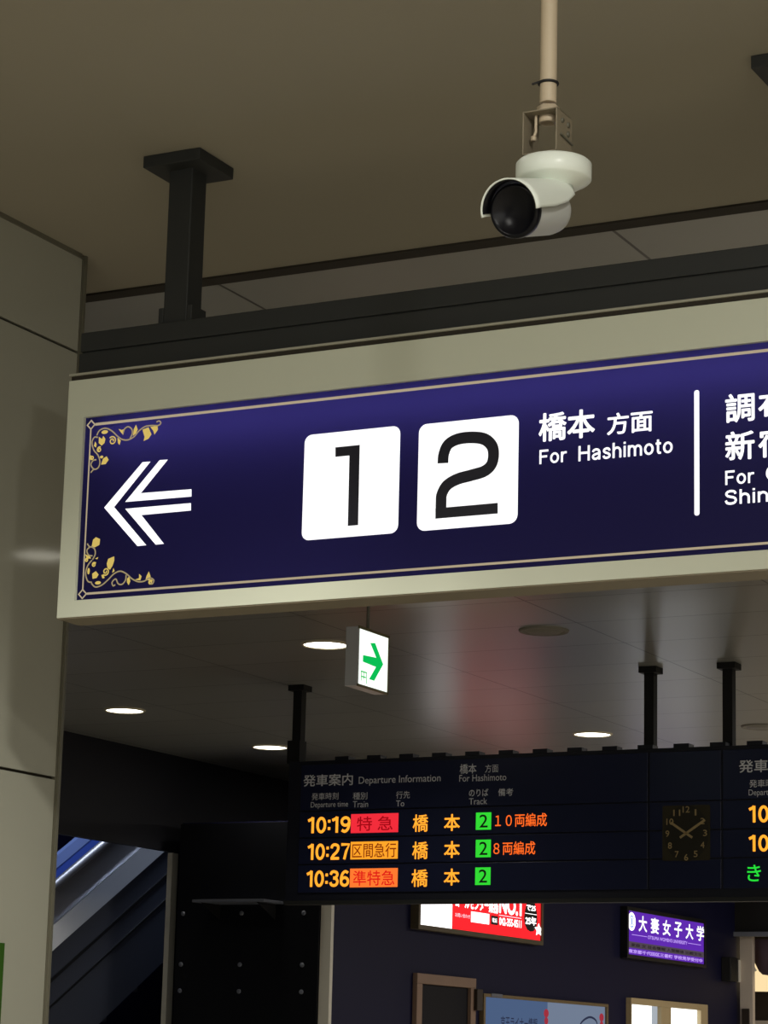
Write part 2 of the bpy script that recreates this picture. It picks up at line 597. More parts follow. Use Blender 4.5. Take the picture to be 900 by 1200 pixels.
# far left navy wall with the escalator opening
XF = -9.87
m = MB().box(XF - 0.05, XF, 5.97, 34, 3.1, CZ + 0.2)
m.box(XF - 0.3, XF, 5.97, 11.5, 0, 3.1)
m.box(XF - 0.05, XF, 15.80, 34, 0, 3.1)
struct(m.build('wall_far_left', M['navy_dark']), 'dark navy wall with the escalator opening')
struct(MB().box(XF - 0.02, XF + 0.02, 15.72, 15.80, 0, 3.09).build('trim_5', M['trim_white']), 'pale upright edge of the escalator opening')
# escalator shaft behind it
m = MB().box(-13.2, -13.0, 5.97, 34, 0, 9)
m.box(-13.0, XF - 0.3, 33.8, 34, 0, 9)
struct(m.build('wall_shaft', M['navy_wall']), 'navy wall behind the escalator')

# block with the adverts: black front, navy side
XA = -8.46
YB = 15.60
struct(MB().box(-9.70, XA, YB, 24.05, 0, 3.29).build('wall_far', M['navy_wall']), 'navy wall carrying the lit adverts')
struct(MB().box(XA - 0.075, XA + 0.006, YB - 0.012, YB + 0.03, 0, 3.28).build('trim_6', M['trim_white']), 'white corner strip beside the black panel')

# dark bulkhead and shop front across the end of the hall
struct(MB().box(XA, 6, 23.9, 24.4, 2.99, CZ).build('wall_bulkhead', M['black']), 'black bulkhead above the far shop front')
struct(MB().box(-14, 8, 26.5, 26.7, 0, CZ).build('wall_back', M['shop_brown']))

# ------------------------------------------------------------------ hanging frame of the sign
t = thing('sign_hanger', (-2.4, 5.1, CZ), 'dark grey steel beam on two ceiling posts, carrying the long platform sign', 'sign support')
m = MB().box(-3.487, -0.62, 5.034, 5.13, 3.322, 3.372)
m.box(-3.487, -0.62, 5.030, 5.13, 3.258, 3.318)
m.box(-3.485, -0.625, 5.040, 5.12, 3.31, 3.33)
m.build('beam', M['hanger'], t, 0.003)
for cx in (-3.223, -1.641):
    p = MB().box(cx - 0.034, cx + 0.034, 5.049, 5.117, 3.37, CZ - 0.02).build('post', M['hanger'], t, 0.003)
    MB().box(cx - 0.082, cx + 0.082, 5.001, 5.165, CZ - 0.031, CZ - 0.0005).build('flange', M['hanger'], p, 0.002)
    for x0, x1 in ((cx - 0.048, cx - 0.034), (cx + 0.034, cx + 0.048)):
        MB().box(x0, x1, 5.049, 5.117, 3.372, 3.415).build('foot_bracket', M['hanger'], p, 0.002)

# ------------------------------------------------------------------ the long platform sign
SX0, SX1 = -3.491, -0.62
SZ0, SZ1 = 2.645, 3.239
BX0, BX1, BZ0, BZ1 = -3.4425, -0.67, 2.6855, 3.1425
t = thing('platform_sign', (-2.05, 5.07, 2.95), 'long indigo backlit sign in ivory frame with left arrow and tracks 1 and 2', 'sign')
m = MB()
m.box(SX0, SX1, 5.0, 5.10, BZ1, SZ1)
m.box(SX0, SX1, 5.0, 5.10, SZ0, BZ0)
m.box(SX0, BX0, 5.0, 5.10, BZ0, BZ1)
m.box(BX1, SX1, 5.0, 5.10, BZ0, BZ1)
m.build('frame', M['sign_frame'], t)
MB().box(BX0, BX1, 5.092, 5.0995, BZ0, BZ1).build('back_plate', M['sign_in'], t)
MB().box(SX0 + 0.004, SX1, 5.004, 5.10, SZ1 - 0.001, SZ1 + 0.013).build('gap_seal', M['trim_dark'], t)
MB().box(SX0, SX1, 4.998, 5.10, SZ1 + 0.012, SZ1 + 0.0175).build('top_lip', M['sign_lip'], t)
MB().box(SX0 + 0.002, SX1 - 0.002, 5.003, 5.098, SZ0 - 0.003, SZ0 + 0.0005).build('shaded_underside', M['bracket'], t)  # darker plate, the shade under the sign put into its colour
PY = 5.010
panel = MB().rect((BX0, BX1, BZ0, BZ1), 'Y', PY).build('panel', M['sign_blue'], t)
tube_light = area('sign_tube', (-2.05, 5.082, 3.125), (-2.05, 5.03, 3.03), 2.7, 0.02, 3.2, (0.90, 0.86, 1.0))
tube_light.parent = t
tube_light.location = Vector(tube_light.location) - t.location
D1, D2 = PY - 0.001, PY - 0.002
# border lines
m = MB()
TL, BL = (-3.4285, 3.1241), (-3.4233, 2.7021)
TR, BR = (-1.6919, 3.1237), (-1.6954, 2.7015)
zt, zb = (TL[1] + TR[1]) / 2, (BL[1] + BR[1]) / 2
xl = (TL[0] + BL[0]) / 2
for z, w in ((zt, 0.0068), (zb, 0.0055)):
    m.rect((xl + 0.012, BX1 - 0.02, z - w / 2, z + w / 2), 'Y', D1)
m.rect((xl - 0.002, xl + 0.002, zb + 0.012, zt - 0.012), 'Y', D1)
for z in (zt, zb):
    m.stroke([(xl - 0.011, z), (xl, z + 0.011), (xl + 0.011, z), (xl, z - 0.011)], 0.005, 'Y', D1, True)
m.build('border_line', M['line_glow'], t)

# corner scrollwork


def spiral(c, r, turns=1.6, a0=0.0, n=22, s=1):
    return [(c[0] + r * (1 - 0.8 * k / n) * math.cos(a0 + s * 2 * math.pi * turns * k / n),
             c[1] + r * (1 - 0.8 * k / n) * math.sin(a0 + s * 2 * math.pi * turns * k / n)) for k in range(n + 1)]


CORNERS = (
  ((
    [(-3.4035, 3.0899), (-3.4140, 3.0909), (-3.4199, 3.0783), (-3.4133, 3.0587), (-3.4003, 3.0444), (-3.3938, 3.0268), (-3.3985, 3.0128), (-3.4105, 3.0107), (-3.4197, 3.0225), (-3.4142, 3.0325), (-3.4045, 3.0338)],
    [(-3.4069, 3.0949), (-3.3997, 3.1069), (-3.3829, 3.1111), (-3.3642, 3.1030), (-3.3477, 3.0889), (-3.3332, 3.0787), (-3.3162, 3.0755), (-3.2985, 3.0817), (-3.2843, 3.0955), (-3.2674, 3.1044), (-3.2490, 3.1052), (-3.2304, 3.1035), (-3.2230, 3.1090), (-3.2286, 3.1147), (-3.2357, 3.1123)],
    [(-3.3309, 3.0915), (-3.3268, 3.1037), (-3.3168, 3.1085), (-3.3062, 3.1018), (-3.3038, 3.0900), (-3.3098, 3.0786)],
    [(-3.4105, 3.0102), (-3.4157, 3.0065), (-3.4191, 3.0021)],
  ), (
    [(-3.3023, 3.0842), (-3.3008, 3.1007), (-3.2948, 3.1122), (-3.2893, 3.0997), (-3.2936, 3.0901)],
    [(-3.2754, 3.0978), (-3.2583, 3.1019), (-3.2537, 3.0924), (-3.2490, 3.0834), (-3.2568, 3.0732), (-3.2709, 3.0687), (-3.2685, 3.0789), (-3.2726, 3.0889)],
    [(-3.2536, 3.1025), (-3.2328, 3.1032), (-3.2311, 3.0936), (-3.2406, 3.0815), (-3.2441, 3.0912)],
    [(-3.4012, 3.0913), (-3.3917, 3.0851), (-3.3885, 3.0927), (-3.3819, 3.0842), (-3.3838, 3.0739), (-3.3920, 3.0683), (-3.4009, 3.0755)],
    [(-3.3468, 3.0846), (-3.3367, 3.0758), (-3.3397, 3.0651), (-3.3448, 3.0703)],
    [(-3.3910, 3.0205), (-3.3858, 3.0353), (-3.3758, 3.0401), (-3.3692, 3.0307), (-3.3777, 3.0204)],
    [(-3.3450, 3.1060), (-3.3358, 3.1025), (-3.3268, 3.1042), (-3.3308, 3.0894), (-3.3392, 3.0986)],
    [(-3.4146, 3.0699), (-3.4115, 3.0806), (-3.4068, 3.0734), (-3.4082, 3.0646)],
  ),
   (((-3.3848, 3.1018), 0.0095, 0.0048), ((-3.3903, 3.0396), 0.005, 0.0035)),
   (((-3.3606, 3.0775), 0.0112, 2.4, -1),
    ((-3.3975, 3.0586), 0.007, 1.0, 1),
    ((-3.4177, 3.0402), 0.006, 2.0, 1))),
  ((
    [(-3.4028, 2.7834), (-3.4142, 2.7708), (-3.4190, 2.7510), (-3.4119, 2.7326), (-3.3996, 2.7287)],
    [(-3.4013, 2.7267), (-3.3893, 2.7167), (-3.3715, 2.7197), (-3.3542, 2.7313), (-3.3371, 2.7455), (-3.3195, 2.7507), (-3.3018, 2.7432), (-3.2857, 2.7304), (-3.2675, 2.7218), (-3.2498, 2.7219), (-3.2355, 2.7286), (-3.2234, 2.7227), (-3.2265, 2.7138), (-3.2342, 2.7158)],
    [(-3.3023, 2.7407), (-3.3033, 2.7280), (-3.3123, 2.7184), (-3.3237, 2.7204), (-3.3315, 2.7324), (-3.3413, 2.7254), (-3.3384, 2.7163), (-3.3319, 2.7184)],
    [(-3.4011, 2.7843), (-3.3941, 2.7982), (-3.3972, 2.8113), (-3.4090, 2.8168), (-3.4188, 2.8088), (-3.4133, 2.7970), (-3.4017, 2.7941)],
    [(-3.4108, 2.8165), (-3.4153, 2.8209), (-3.4187, 2.8258)],
  ), (
    [(-3.4061, 2.8182), (-3.4034, 2.8340), (-3.3953, 2.8401), (-3.3829, 2.8346), (-3.3839, 2.8202), (-3.3969, 2.8149)],
    [(-3.3601, 2.7722), (-3.3566, 2.7838), (-3.3395, 2.7887), (-3.3389, 2.7779), (-3.3430, 2.7659), (-3.3496, 2.7566), (-3.3570, 2.7607)],
    [(-3.3000, 2.7313), (-3.2937, 2.7365), (-3.2901, 2.7241), (-3.2943, 2.7152), (-3.2995, 2.7221)],
    [(-3.2387, 2.7450), (-3.2333, 2.7330), (-3.2346, 2.7230), (-3.2470, 2.7243), (-3.2451, 2.7338)],
    [(-3.4009, 2.7503), (-3.3904, 2.7558), (-3.3820, 2.7470), (-3.3876, 2.7387), (-3.3989, 2.7374)],
    [(-3.3946, 2.7869), (-3.3852, 2.7904), (-3.3879, 2.7849)],
    [(-3.3432, 2.7485), (-3.3403, 2.7606), (-3.3363, 2.7526)],
    [(-3.3742, 2.7455), (-3.3675, 2.7450), (-3.3641, 2.7371), (-3.3706, 2.7365)],
    [(-3.4244, 2.7999), (-3.4095, 2.7936), (-3.4061, 2.7877), (-3.4183, 2.7891)],
    [(-3.2772, 2.7273), (-3.2656, 2.7306), (-3.2661, 2.7408), (-3.2587, 2.7347), (-3.2617, 2.7247)],
  ),
   (((-3.3827, 2.7265), 0.0085, 0.0042), ((-3.4116, 2.7572), 0.0034, 0.008)),
   (((-3.3614, 2.7528), 0.010, -2.4, 1),
    ((-3.3962, 2.7721), 0.006, 0.5, 1),
    ((-3.4180, 2.7850), 0.005, 0.5, 1),
    ((-3.2320, 2.7177), 0.006, 0.5, 1))),
)
for vines, leaves, buds, curls in CORNERS:
    m = MB()
    for pts in vines:
        m.stroke(smooth(pts), 0.0036, 'Y', D2)
    k = m.build('corner_scroll', M['vine_glow'], t)
    for pts in leaves:
        MB().flat(pts, 'Y', D1).build('gold_leaf', M['gold_glow'], k)
    for c, rx, ry in buds:
        MB().flat(oval(c, rx, ry, 14), 'Y', D1).build('gold_bud', M['gold_glow'], k)
    for c, r, a0, q in curls:
        MB().stroke(spiral(c, r, 1.5, a0, 22, q), 0.0032, 'Y', D2).build('gold_curl', M['gold_glow'], k)

# the arrow: a chevron with two bent strokes inside it
m = MB()
m.flat([(-3.2709, 3.0161), (-3.2482, 3.0155), (-3.3467, 2.9109), (-3.2495, 2.8096), (-3.2744, 2.8093), (-3.3755, 2.9117)], 'Y', D1)
m.flat([(-3.2224, 3.0168), (-3.1990, 3.0161), (-3.2717, 2.9393), (-3.1288, 2.9373), (-3.1279, 2.9192), (-3.3154, 2.9211)], 'Y', D1)
m.flat([(-3.3145, 2.9041), (-3.1288, 2.9033), (-3.1279, 2.8851), (-3.2672, 2.8849), (-3.1997, 2.8094), (-3.2229, 2.8090)], 'Y', D1)
m.build('arrow', M['white_glow'], t)

# track number tiles
tile = MB().flat(round_rect((-2.8233, -2.5728, 2.7892, 3.0410), 0.019), 'Y', D1).build('number_tile', M['white_glow'], t)
MB().flat([(-2.7408, 3.0046), (-2.6766, 3.0046), (-2.6752, 2.8148), (-2.7023, 2.8149), (-2.7032, 2.9815), (-2.7401, 2.9815)], 'Y', D2).build('numeral', M['ink'], tile)
tile = MB().flat(round_rect((-2.5250, -2.2752, 2.7891, 3.0383), 0.020), 'Y', D1).build('number_tile', M['white_glow'], t)
two = smooth([(-2.4620, 2.9420), (-2.4604, 2.9630), (-2.4504, 2.9840), (-2.4272, 2.9947), (-2.3928, 2.9960), (-2.3598, 2.9891), (-2.3404, 2.9714), (-2.3359, 2.9493), (-2.3410, 2.9282), (-2.3584, 2.9145), (-2.3911, 2.9078), (-2.4253, 2.9018), (-2.4512, 2.8893), (-2.4632, 2.8699), (-2.4646, 2.8534), (-2.4645, 2.8330)])
m = MB().stroke(two, 0.0272, 'Y', D2)
m.flat([(-2.4779, 2.8144), (-2.4784, 2.8386), (-2.3233, 2.8389), (-2.3229, 2.8143)], 'Y', D2 - 0.0004)
m.build('numeral', M['ink'], tile)

# writing
WG = M['white_glow']
lettering('橋本', (-2.2264, -2.0909, 2.9694, 3.0352), 'Y', D1, WG, t, bold=0.022)
lettering('方面', (-2.0625, -1.9553, 2.9698, 3.0192), 'Y', D1, WG, t, bold=0.02)
sign_lettering('For', (-2.2239, -2.1580, 2.9189, 2.9514), 'Y', D1, WG, t)
sign_lettering('Hashimoto', (-2.1300, -1.9088, 2.9173, 2.9518), 'Y', D1, WG, t)
MB().flat(round_rect((-1.8593, -1.8478, 2.7735, 3.0517), 0.005), 'Y', D1).build('divider_bar', WG, t)
b = (-1.7887, -1.7224, 2.9708, 3.0352)
w = b[1] - b[0]
lettering('調', b, 'Y', D1, WG, t, bold=0.02)
lettering('布', (b[0] + 1.12 * w, b[1] + 1.12 * w, b[2], b[3]), 'Y', D1, WG, t, bold=0.022)
b = (-1.7891, -1.7230, 2.8874, 2.9515)
lettering('新', b, 'Y', D1, WG, t, bold=0.02)
lettering('宿', (b[0] + 1.12 * w, b[1] + 1.12 * w, b[2], b[3]), 'Y', D1, WG, t, bold=0.022)
sign_lettering('For', (-1.7894, -1.7248, 2.8351, 2.8662), 'Y', D1, WG, t)
b = (-1.6988, -1.6847, 2.8361, 2.8695)
sign_lettering('Chofu', (b[0], b[0] + 0.135, b[2], b[3]), 'Y', D1, WG, t)
b = (-1.7906, -1.6945, 2.7914, 2.8232)
sign_lettering('Shinjuku', (b[0], b[0] + 0.197, b[2], b[3]), 'Y', D1, WG, t)

# ------------------------------------------------------------------ security camera on its pipe
CY = 3.9
cx = (-1.7103, 3.1743)[0]
px_ = (-1.7226, 3.3878)[0]
t = thing('security_camera', (cx, CY, CZ), 'white bullet security camera hanging from a beige ceiling pipe above the sign', 'security camera')
zb = (-1.7215, 3.2885)[1]
p = MB().tube([(px_, CY, CZ - 0.012), (px_, CY, zb)], 0.0152, 24).build('pipe', M['beige_metal'], t)
MB().lathe((px_, CY, CZ), (0, 0, -1), [(0.0, 0.0005), (0.05, 0.0005), (0.05, 0.008), (0.022, 0.014), (0.016, 0.03)]).build('ceiling_flange', M['beige_metal'], p)
zt = (-1.7219, 3.3258)[1]
ring = [(px_ + 0.0168 * math.cos(a * math.pi / 12), CY + 0.0168 * math.sin(a * math.pi / 12), zt) for a in range(24)]
m = MB().tube(ring, 0.0026, 8, closed=True)
m.tube([(px_ - 0.012, CY - 0.014, zt), (px_ - 0.024, CY - 0.018, zt - 0.004)], 0.0022, 8)
m.build('cable_tie', M['black'], p)
# U bracket
bx0, bx1 = (-1.7571, 3.2352)[0], (-1.6904, 3.2249)[0]
zt, zb2 = (-1.7245, 3.2654)[1], (-1.7235, 3.1838)[1]
m = MB().box(bx0, bx1, 3.866, 3.934, zt - 0.0025, zt)
m.box(bx0, bx0 + 0.0025, 3.866, 3.934, zb2, zt)
m.box(bx1 - 0.0025, bx1, 3.866, 3.934, zb2, zt)
m.box(bx0, bx1, 3.866, 3.934, zb2, zb2 + 0.0025)
br = m.build('bracket', M['bracket'], t, 0.0008)
m = MB().lathe((px_, CY, zt + 0.0), (0, 0, 1), [(0.0, 0), (0.024, 0), (0.024, 0.006), (0.0205, 0.010), (0.0205, 0.016), (0.0, 0.016)], 6)
m.lathe((px_, CY, zt - 0.0025), (0, 0, -1), [(0.0, 0.0), (0.0165, 0.0), (0.0165, 0.012), (0.012, 0.013), (0.011, 0.004), (0.0, 0.003)], 24)
m.build('lock_nut', M['beige_metal'], br)
m = MB().tube([(bx0 + 0.018, 3.885, zt - 0.003), (bx0 + 0.018, 3.885, zt - 0.034), (bx0 + 0.014, 3.885, zt - 0.045)], 0.0028, 8)
m.lathe((bx0 + 0.014, 3.885, zt - 0.042), (0, 0, -1), [(0.0, 0), (0.005, 0), (0.005, 0.008), (0.0, 0.008)], 12)
m.build('hook_bolt', M['beige_metal'], br)
m = MB()
for yy, zz in ((3.888, zt - 0.018), (3.914, zt - 0.018), (3.914, zt - 0.036)):
    m.lathe((bx1, yy, zz), (1, 0, 0), [(0.0, 0.003), (0.005, 0.003), (0.005, 0.0)], 6)
m.tube([(bx1 + 0.002, 3.880, zt - 0.046), (bx1 + 0.002, 3.932, zt - 0.05)], 0.002, 6)
m.build('bracket_bolt', M['trim_brown'], br)
# mounting disc with its shallow dome
z1, z0 = (-1.7103, 3.1743)[1], (-1.7099, 3.1391)[1]
R = 0.0672
MB().lathe((cx, CY, z1), (0, 0, -1), [(0.0, 0.0), (R - 0.004, 0.0), (R, 0.004), (R, z1 - z0 - 0.004), (R - 0.004, z1 - z0), (R - 0.012, z1 - z0 + 0.004),
    (R - 0.024, z1 - z0 + 0.012), (0.030, z1 - z0 + 0.018), (0.024, z1 - z0 + 0.022), (0.0, z1 - z0 + 0.022)], 56).build('mounting_disc', M['cam_white'], t)
# bullet body
n = Vector((-0.071, -0.972, -0.304)).normalized()
zr = (-1.7076, 3.0849)[1]
rear = Vector((cx + 0.001, CY, zr))
MB().tube([(cx, CY, z0 - 0.018), (cx + 0.002, CY - 0.004, z0 - 0.036), tuple(rear + n * 0.03 + Vector((0, 0, 0.03)))], [0.024, 0.021, 0.022], 24).build('swivel_joint', M['cam_grey'], t)
body = MB().lathe(rear, n, [(0.0, -0.012), (0.020, -0.010), (0.033, -0.002), (0.040, 0.012), (0.043, 0.030), (0.0455, 0.140), (0.0455, 0.1405)], 48).build('body', M['cam_grey'], t)
MB().lathe(rear, n, [(0.0455, 0.1400), (0.0470, 0.1405), (0.0470, 0.1500), (0.0455, 0.1530), (0.040, 0.1545), (0.0395, 0.1530), (0.0, 0.1530)], 48).build('lens_glass', M['cam_glass'], body)
# sunshield: an open half shell over the body
side = n.cross(Vector((0, 0, 1))).normalized()
upv = side.cross(n).normalized()
m = MB()
NA = 30
prof = ((0.0, 0.030, 150), (0.03, 0.0, 0))
vs, fs = [], []
stations = [(-0.004, 40, 140), (0.012, 22, 160), (0.05, 6, 174), (0.10, -2, 182), (0.155, -4, 184), (0.172, -6, 186)]
for h, a0, a1 in stations:
    for rr in (0.0520, 0.0545):
        for k in range(NA + 1):
            a = math.radians(a0 + (a1 - a0) * k / NA)
            vs.append(rear + n * h + upv * 0.002 + side * rr * math.cos(a) + upv * rr * math.sin(a))
W = NA + 1
for i in range(len(stations) - 1):
    for k in range(NA):
        q = i * 2 * W
        fs.append((q + k, q + k + 1, q + 2 * W + k + 1, q + 2 * W + k))
        q += W
        fs.append((q + k, q + k + 1, q + 2 * W + k + 1, q + 2 * W + k))
    for k in (0, NA):
        q = i * 2 * W + k
        fs.append((q, q + W, q + 3 * W, q + 2 * W))
for i in (0, len(stations) - 1):
    for k in range(NA):
        q = i * 2 * W + k
        fs.append((q, q + 1, q + W + 1, q + W))
m.add(vs, fs, True)
shield = m.build('sunshield', M['cam_white'], t)
# black shell that paints the shade inside the front of the shield
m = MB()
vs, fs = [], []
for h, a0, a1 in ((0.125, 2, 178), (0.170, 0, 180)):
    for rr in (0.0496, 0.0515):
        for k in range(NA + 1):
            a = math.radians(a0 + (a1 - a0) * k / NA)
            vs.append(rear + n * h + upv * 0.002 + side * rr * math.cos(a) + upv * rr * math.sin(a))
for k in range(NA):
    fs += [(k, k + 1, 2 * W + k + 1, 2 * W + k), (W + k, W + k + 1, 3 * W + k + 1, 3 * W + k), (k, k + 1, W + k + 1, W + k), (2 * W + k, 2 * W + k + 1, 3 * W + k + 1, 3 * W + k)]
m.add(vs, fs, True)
m.build('shield_shade', M['cam_glass'], shield)

# ------------------------------------------------------------------ ceiling fittings of the inner hall
dl = thing('downlight', (-6.42, 11.69, CZ), 'lit round ceiling downlight just left of the green arrow sign', 'ceiling light', 'round downlights in the inner hall ceiling')
MB().lathe((-6.42, 11.69, CZ), (0, 0, -1), [(0.118, 0.004), (0.122, 0.010), (0.130, 0.008), (0.136, 0.0)], 48).build('trim_ring', M['lamp_ring'], dl)
MB().lathe((-6.42, 11.69, CZ), (0, 0, -1), [(0.0, 0.006), (0.119, 0.004)], 48).build('diffuser', M['lamp'], dl)
sp = bpy.data.lights.new('downlight_lamp', 'SPOT')
sp.energy = 26
sp.color = (1.0, 0.94, 0.82)
sp.spot_size = math.radians(130)
sp.spot_blend = 0.6
sp.shadow_soft_size = 0.1
so = bpy.data.objects.new('downlight_lamp', sp)
col.objects.link(so)
so.parent = dl
so.location = (0, 0, -0.03)
for x, y, lab in ((-8.89, 13.54, 'lit round ceiling downlight farthest left, near the pale left wall'),
                  (-8.92, 15.47, 'lit round ceiling downlight just left of the board\'s left post'),
                  (-6.46, 15.47, 'lit round ceiling downlight above the middle of the departure board')):
    c = copy_tree(dl)
    c.location = (x, y, CZ)
    c['label'] = lab
# the lamp whose mirror image shows in the left wall; out of the frame
c = copy_tree(dl)
c.location = (-1.31, 9.12, CZ)
c['label'] = 'lit round ceiling downlight whose reflection shows on the left wall'
sk = thing('ceiling_grille', (-5.145, 11.67, CZ), 'unlit round grey ceiling grille below the word Hashimoto on the sign', 'ceiling grille', 'round ceiling grilles')
m = MB().lathe((-5.145, 11.67, CZ), (0, 0, -1), [(0.0, 0.012), (0.085, 0.012), (0.095, 0.003), (0.105, 0.003), (0.112, 0.012), (0.125, 0.010), (0.13, 0.0)], 40)
m.build('grille', M['grille'], sk)
c = copy_tree(sk)
c.location = (-5.278, 15.43, CZ)
c['label'] = 'unlit round grey ceiling grille right of the board\'s right post'

# evacuation direction sign
EY0, EY1 = 10.52, 10.82
EX = (-5.5989, 3.5081)[0]
EX0 = (-5.6704, 3.5117)[0]
EZ1, EZ0 = (-5.6035, 3.6586)[1], (-5.5948, 3.3727)[1]
EY1 = (10.8316, 3.5140)[0]
t = thing('exit_direction_sign', (EX - 0.03, (EY0 + EY1) / 2, CZ), 'square white lit sign with green right arrow hanging below the long sign', 'exit sign')
MB().box(EX0, EX, EY0, EY1, EZ0, EZ1).build('housing', M['exit_box'], t, 0.003)
m = MB()
m.box(EX - 0.006, EX + 0.004, EY0, EY1, EZ1 - 0.012, EZ1 + 0.002)
m.box(EX - 0.006, EX + 0.004, EY0, EY1, EZ0 - 0.002, EZ0 + 0.008)
m.box(EX - 0.006, EX + 0.004, EY1 - 0.010, EY1, EZ0, EZ1)
m.build('rim', M['exit_edge'], t)
MB().tube([((EX + EX0) / 2, (EY0 + EY1) / 2, EZ1), ((EX + EX0) / 2, (EY0 + EY1) / 2, CZ)], 0.008, 12).build('stem', M['grille'], t)
lp = MB().rect((EY0 + 0.006, EY1 - 0.008, EZ0 + 0.008, EZ1 - 0.012), 'X', EX + 0.0015).build('lit_panel', M['exit_white'], t)
m = MB()
U = lambda fx, fy: (EY0 + 0.006 + (EY1 - EY0 - 0.014) * fx, EZ1 - 0.012 - (EZ1 - EZ0 - 0.02) * fy)
m.flat([U(0.36, 0.20), U(0.53, 0.17), U(0.83, 0.51), U(0.53, 0.86), U(0.35, 0.86), U(0.58, 0.60), U(0.12, 0.58), U(0.12, 0.46), U(0.58, 0.43)], 'X', EX + 0.0025)
m.build('arrow', M['exit_green'], lp)
m = MB()
for a, b2 in ((U(0.06, 0.76), U(0.26, 0.76)), (U(0.26, 0.75), U(0.26, 0.96)), (U(0.08, 0.76), U(0.08, 0.93)), (U(0.08, 0.85), U(0.24, 0.85)), (U(0.16, 0.77), U(0.16, 0.90))):
    m.stroke([a, b2], 0.006, 'X', EX + 0.0025)
m.build('approval_mark', M['exit_green'], lp)

# ------------------------------------------------------------------ departure board
BY = 12.85
bx0, bx1 = -7.285, -2.345
z0, z1 = 2.520, 3.336
t = thing('departure_board', (-4.8, 12.97, CZ), 'long black departure board with orange and green train lines and a clock', 'departure board')
MB().box(bx0, bx1, BY + 0.012, BY + 0.24, z0, z1).build('housing', M['board'], t, 0.004)
m = MB()
for x in (-7.23, -4.615, -5.037, -2.42):
    pass
cl0, cl1 = (-5.0355, 2.9970)[0], (-4.6171, 2.9872)[0]
zr = [(-7.2040, 3.0430)[1], (-7.1983, 2.8876)[1], (-7.1928, 2.7353)[1], (-7.1868, 2.5716)[1]]
zh = z1 - 0.02
for xa, xb in ((bx0 + 0.09, cl0 - 0.006), (cl0 + 0.006, cl1 - 0.006), (cl1 + 0.006, bx1 - 0.02)):
    for za, zb in ((zr[0], zh), (zr[1], zr[0]), (zr[2], zr[1]), (zr[3], zr[2])):
        m.box(xa, xb, BY, BY + 0.014, za + 0.004, zb - 0.004)
m.build('face_panel', M['board_face'], t, 0.002)
MB().box(bx0, bx1, BY + 0.002, BY + 0.05, z0 - 0.012, z0 + 0.010).build('bottom_rail', M['hanger'], t)
for k in range(24):
    x = (-6.9409, 3.3372)[0] + k * 0.2085
    if x < bx1 - 0.05:
        MB().box(x - 0.044, x + 0.044, BY + 0.02, BY + 0.10, z1 - 0.001, z1 + 0.022).build('top_clip', M['board'], t)
for xp in ((-7.2877, 3.6661)[0], (-5.0713, 3.5728)[0], (-4.6165, 3.5537)[0], -2.44):
    p = MB().box(xp - 0.028, xp + 0.028, 12.942, 12.998, z1, CZ - 0.02).build('post', M['black'], t)
    MB().box(xp - 0.052, xp + 0.052, 12.918, 13.022, CZ - 0.034, CZ - 0.0005).build('flange', M['black'], p)
p = MB().box((-7.3394, 3.4100)[0], (-7.2560, 3.4072)[0], 12.93, 13.01, z1 - 0.001, z1 + 0.135).build('post_sleeve', M['black'], t)

DB = BY - 0.002
DB2 = BY - 0.003
GT = M['board_text']
lettering('発車案内', (-7.1775, -6.8524, 3.1859, 3.2545), 'Y', DB, GT, t, bold=0.012)
words('Departure Information', (-6.8137, -6.2907, 3.1797, 3.2332), 'Y', DB, GT, t)
lettering('橋本', (-6.1715, -6.0674, 3.2301, 3.2855), 'Y', DB, GT, t, bold=0.01)
lettering('方面', (-6.0140, -5.9324, 3.2325, 3.2781), 'Y', DB, GT, t)
words('For Hashimoto', (-6.1736, -5.8829, 3.1859, 3.2239), 'Y', DB, GT, t)
lettering('発車時刻', (-7.1193, -6.9442, 3.1062, 3.1472), 'Y', DB, GT, t)
words('Departure time', (-7.1237, -6.8796, 3.0539, 3.0954), 'Y', DB, GT, t)
lettering('種別', (-6.8494, -6.7559, 3.1022, 3.1434), 'Y', DB, GT, t)
lettering('Train', (-6.8480, -6.7490, 3.0572, 3.0934), 'Y', DB, GT, t)
lettering('行先', (-6.5710, -6.4829, 3.1010, 3.1423), 'Y', DB, GT, t)
lettering('To', (-6.5698, -6.5170, 3.0563, 3.0903), 'Y', DB, GT, t)
lettering('のりば', (-6.1114, -5.9921, 3.1007, 3.1429), 'Y', DB, GT, t, bold=0.008)
lettering('Track', (-6.1105, -5.9987, 3.0557, 3.0911), 'Y', DB, GT, t)
lettering('備考', (-5.9312, -5.8398, 3.0989, 3.1408), 'Y', DB, GT, t, bold=0.008)
# right half: the same headings again
off = (-4.5201, 3.2260)[0] - (-7.1775, 3.2206)[0]


def sh(b):
    return (b[0] + off, b[1] + off, b[2], b[3])


lettering('発車案内', sh((-7.1775, -6.8524, 3.1859, 3.2545)), 'Y', DB, GT, t, bold=0.012)
words('Departure Information', sh((-6.8137, -6.2907, 3.1797, 3.2332)), 'Y', DB, GT, t)
lettering('発車時刻', sh((-7.1193, -6.9442, 3.1062, 3.1472)), 'Y', DB, GT, t)
words('Departure time', sh((-7.1237, -6.8796, 3.0539, 3.0954)), 'Y', DB, GT, t)

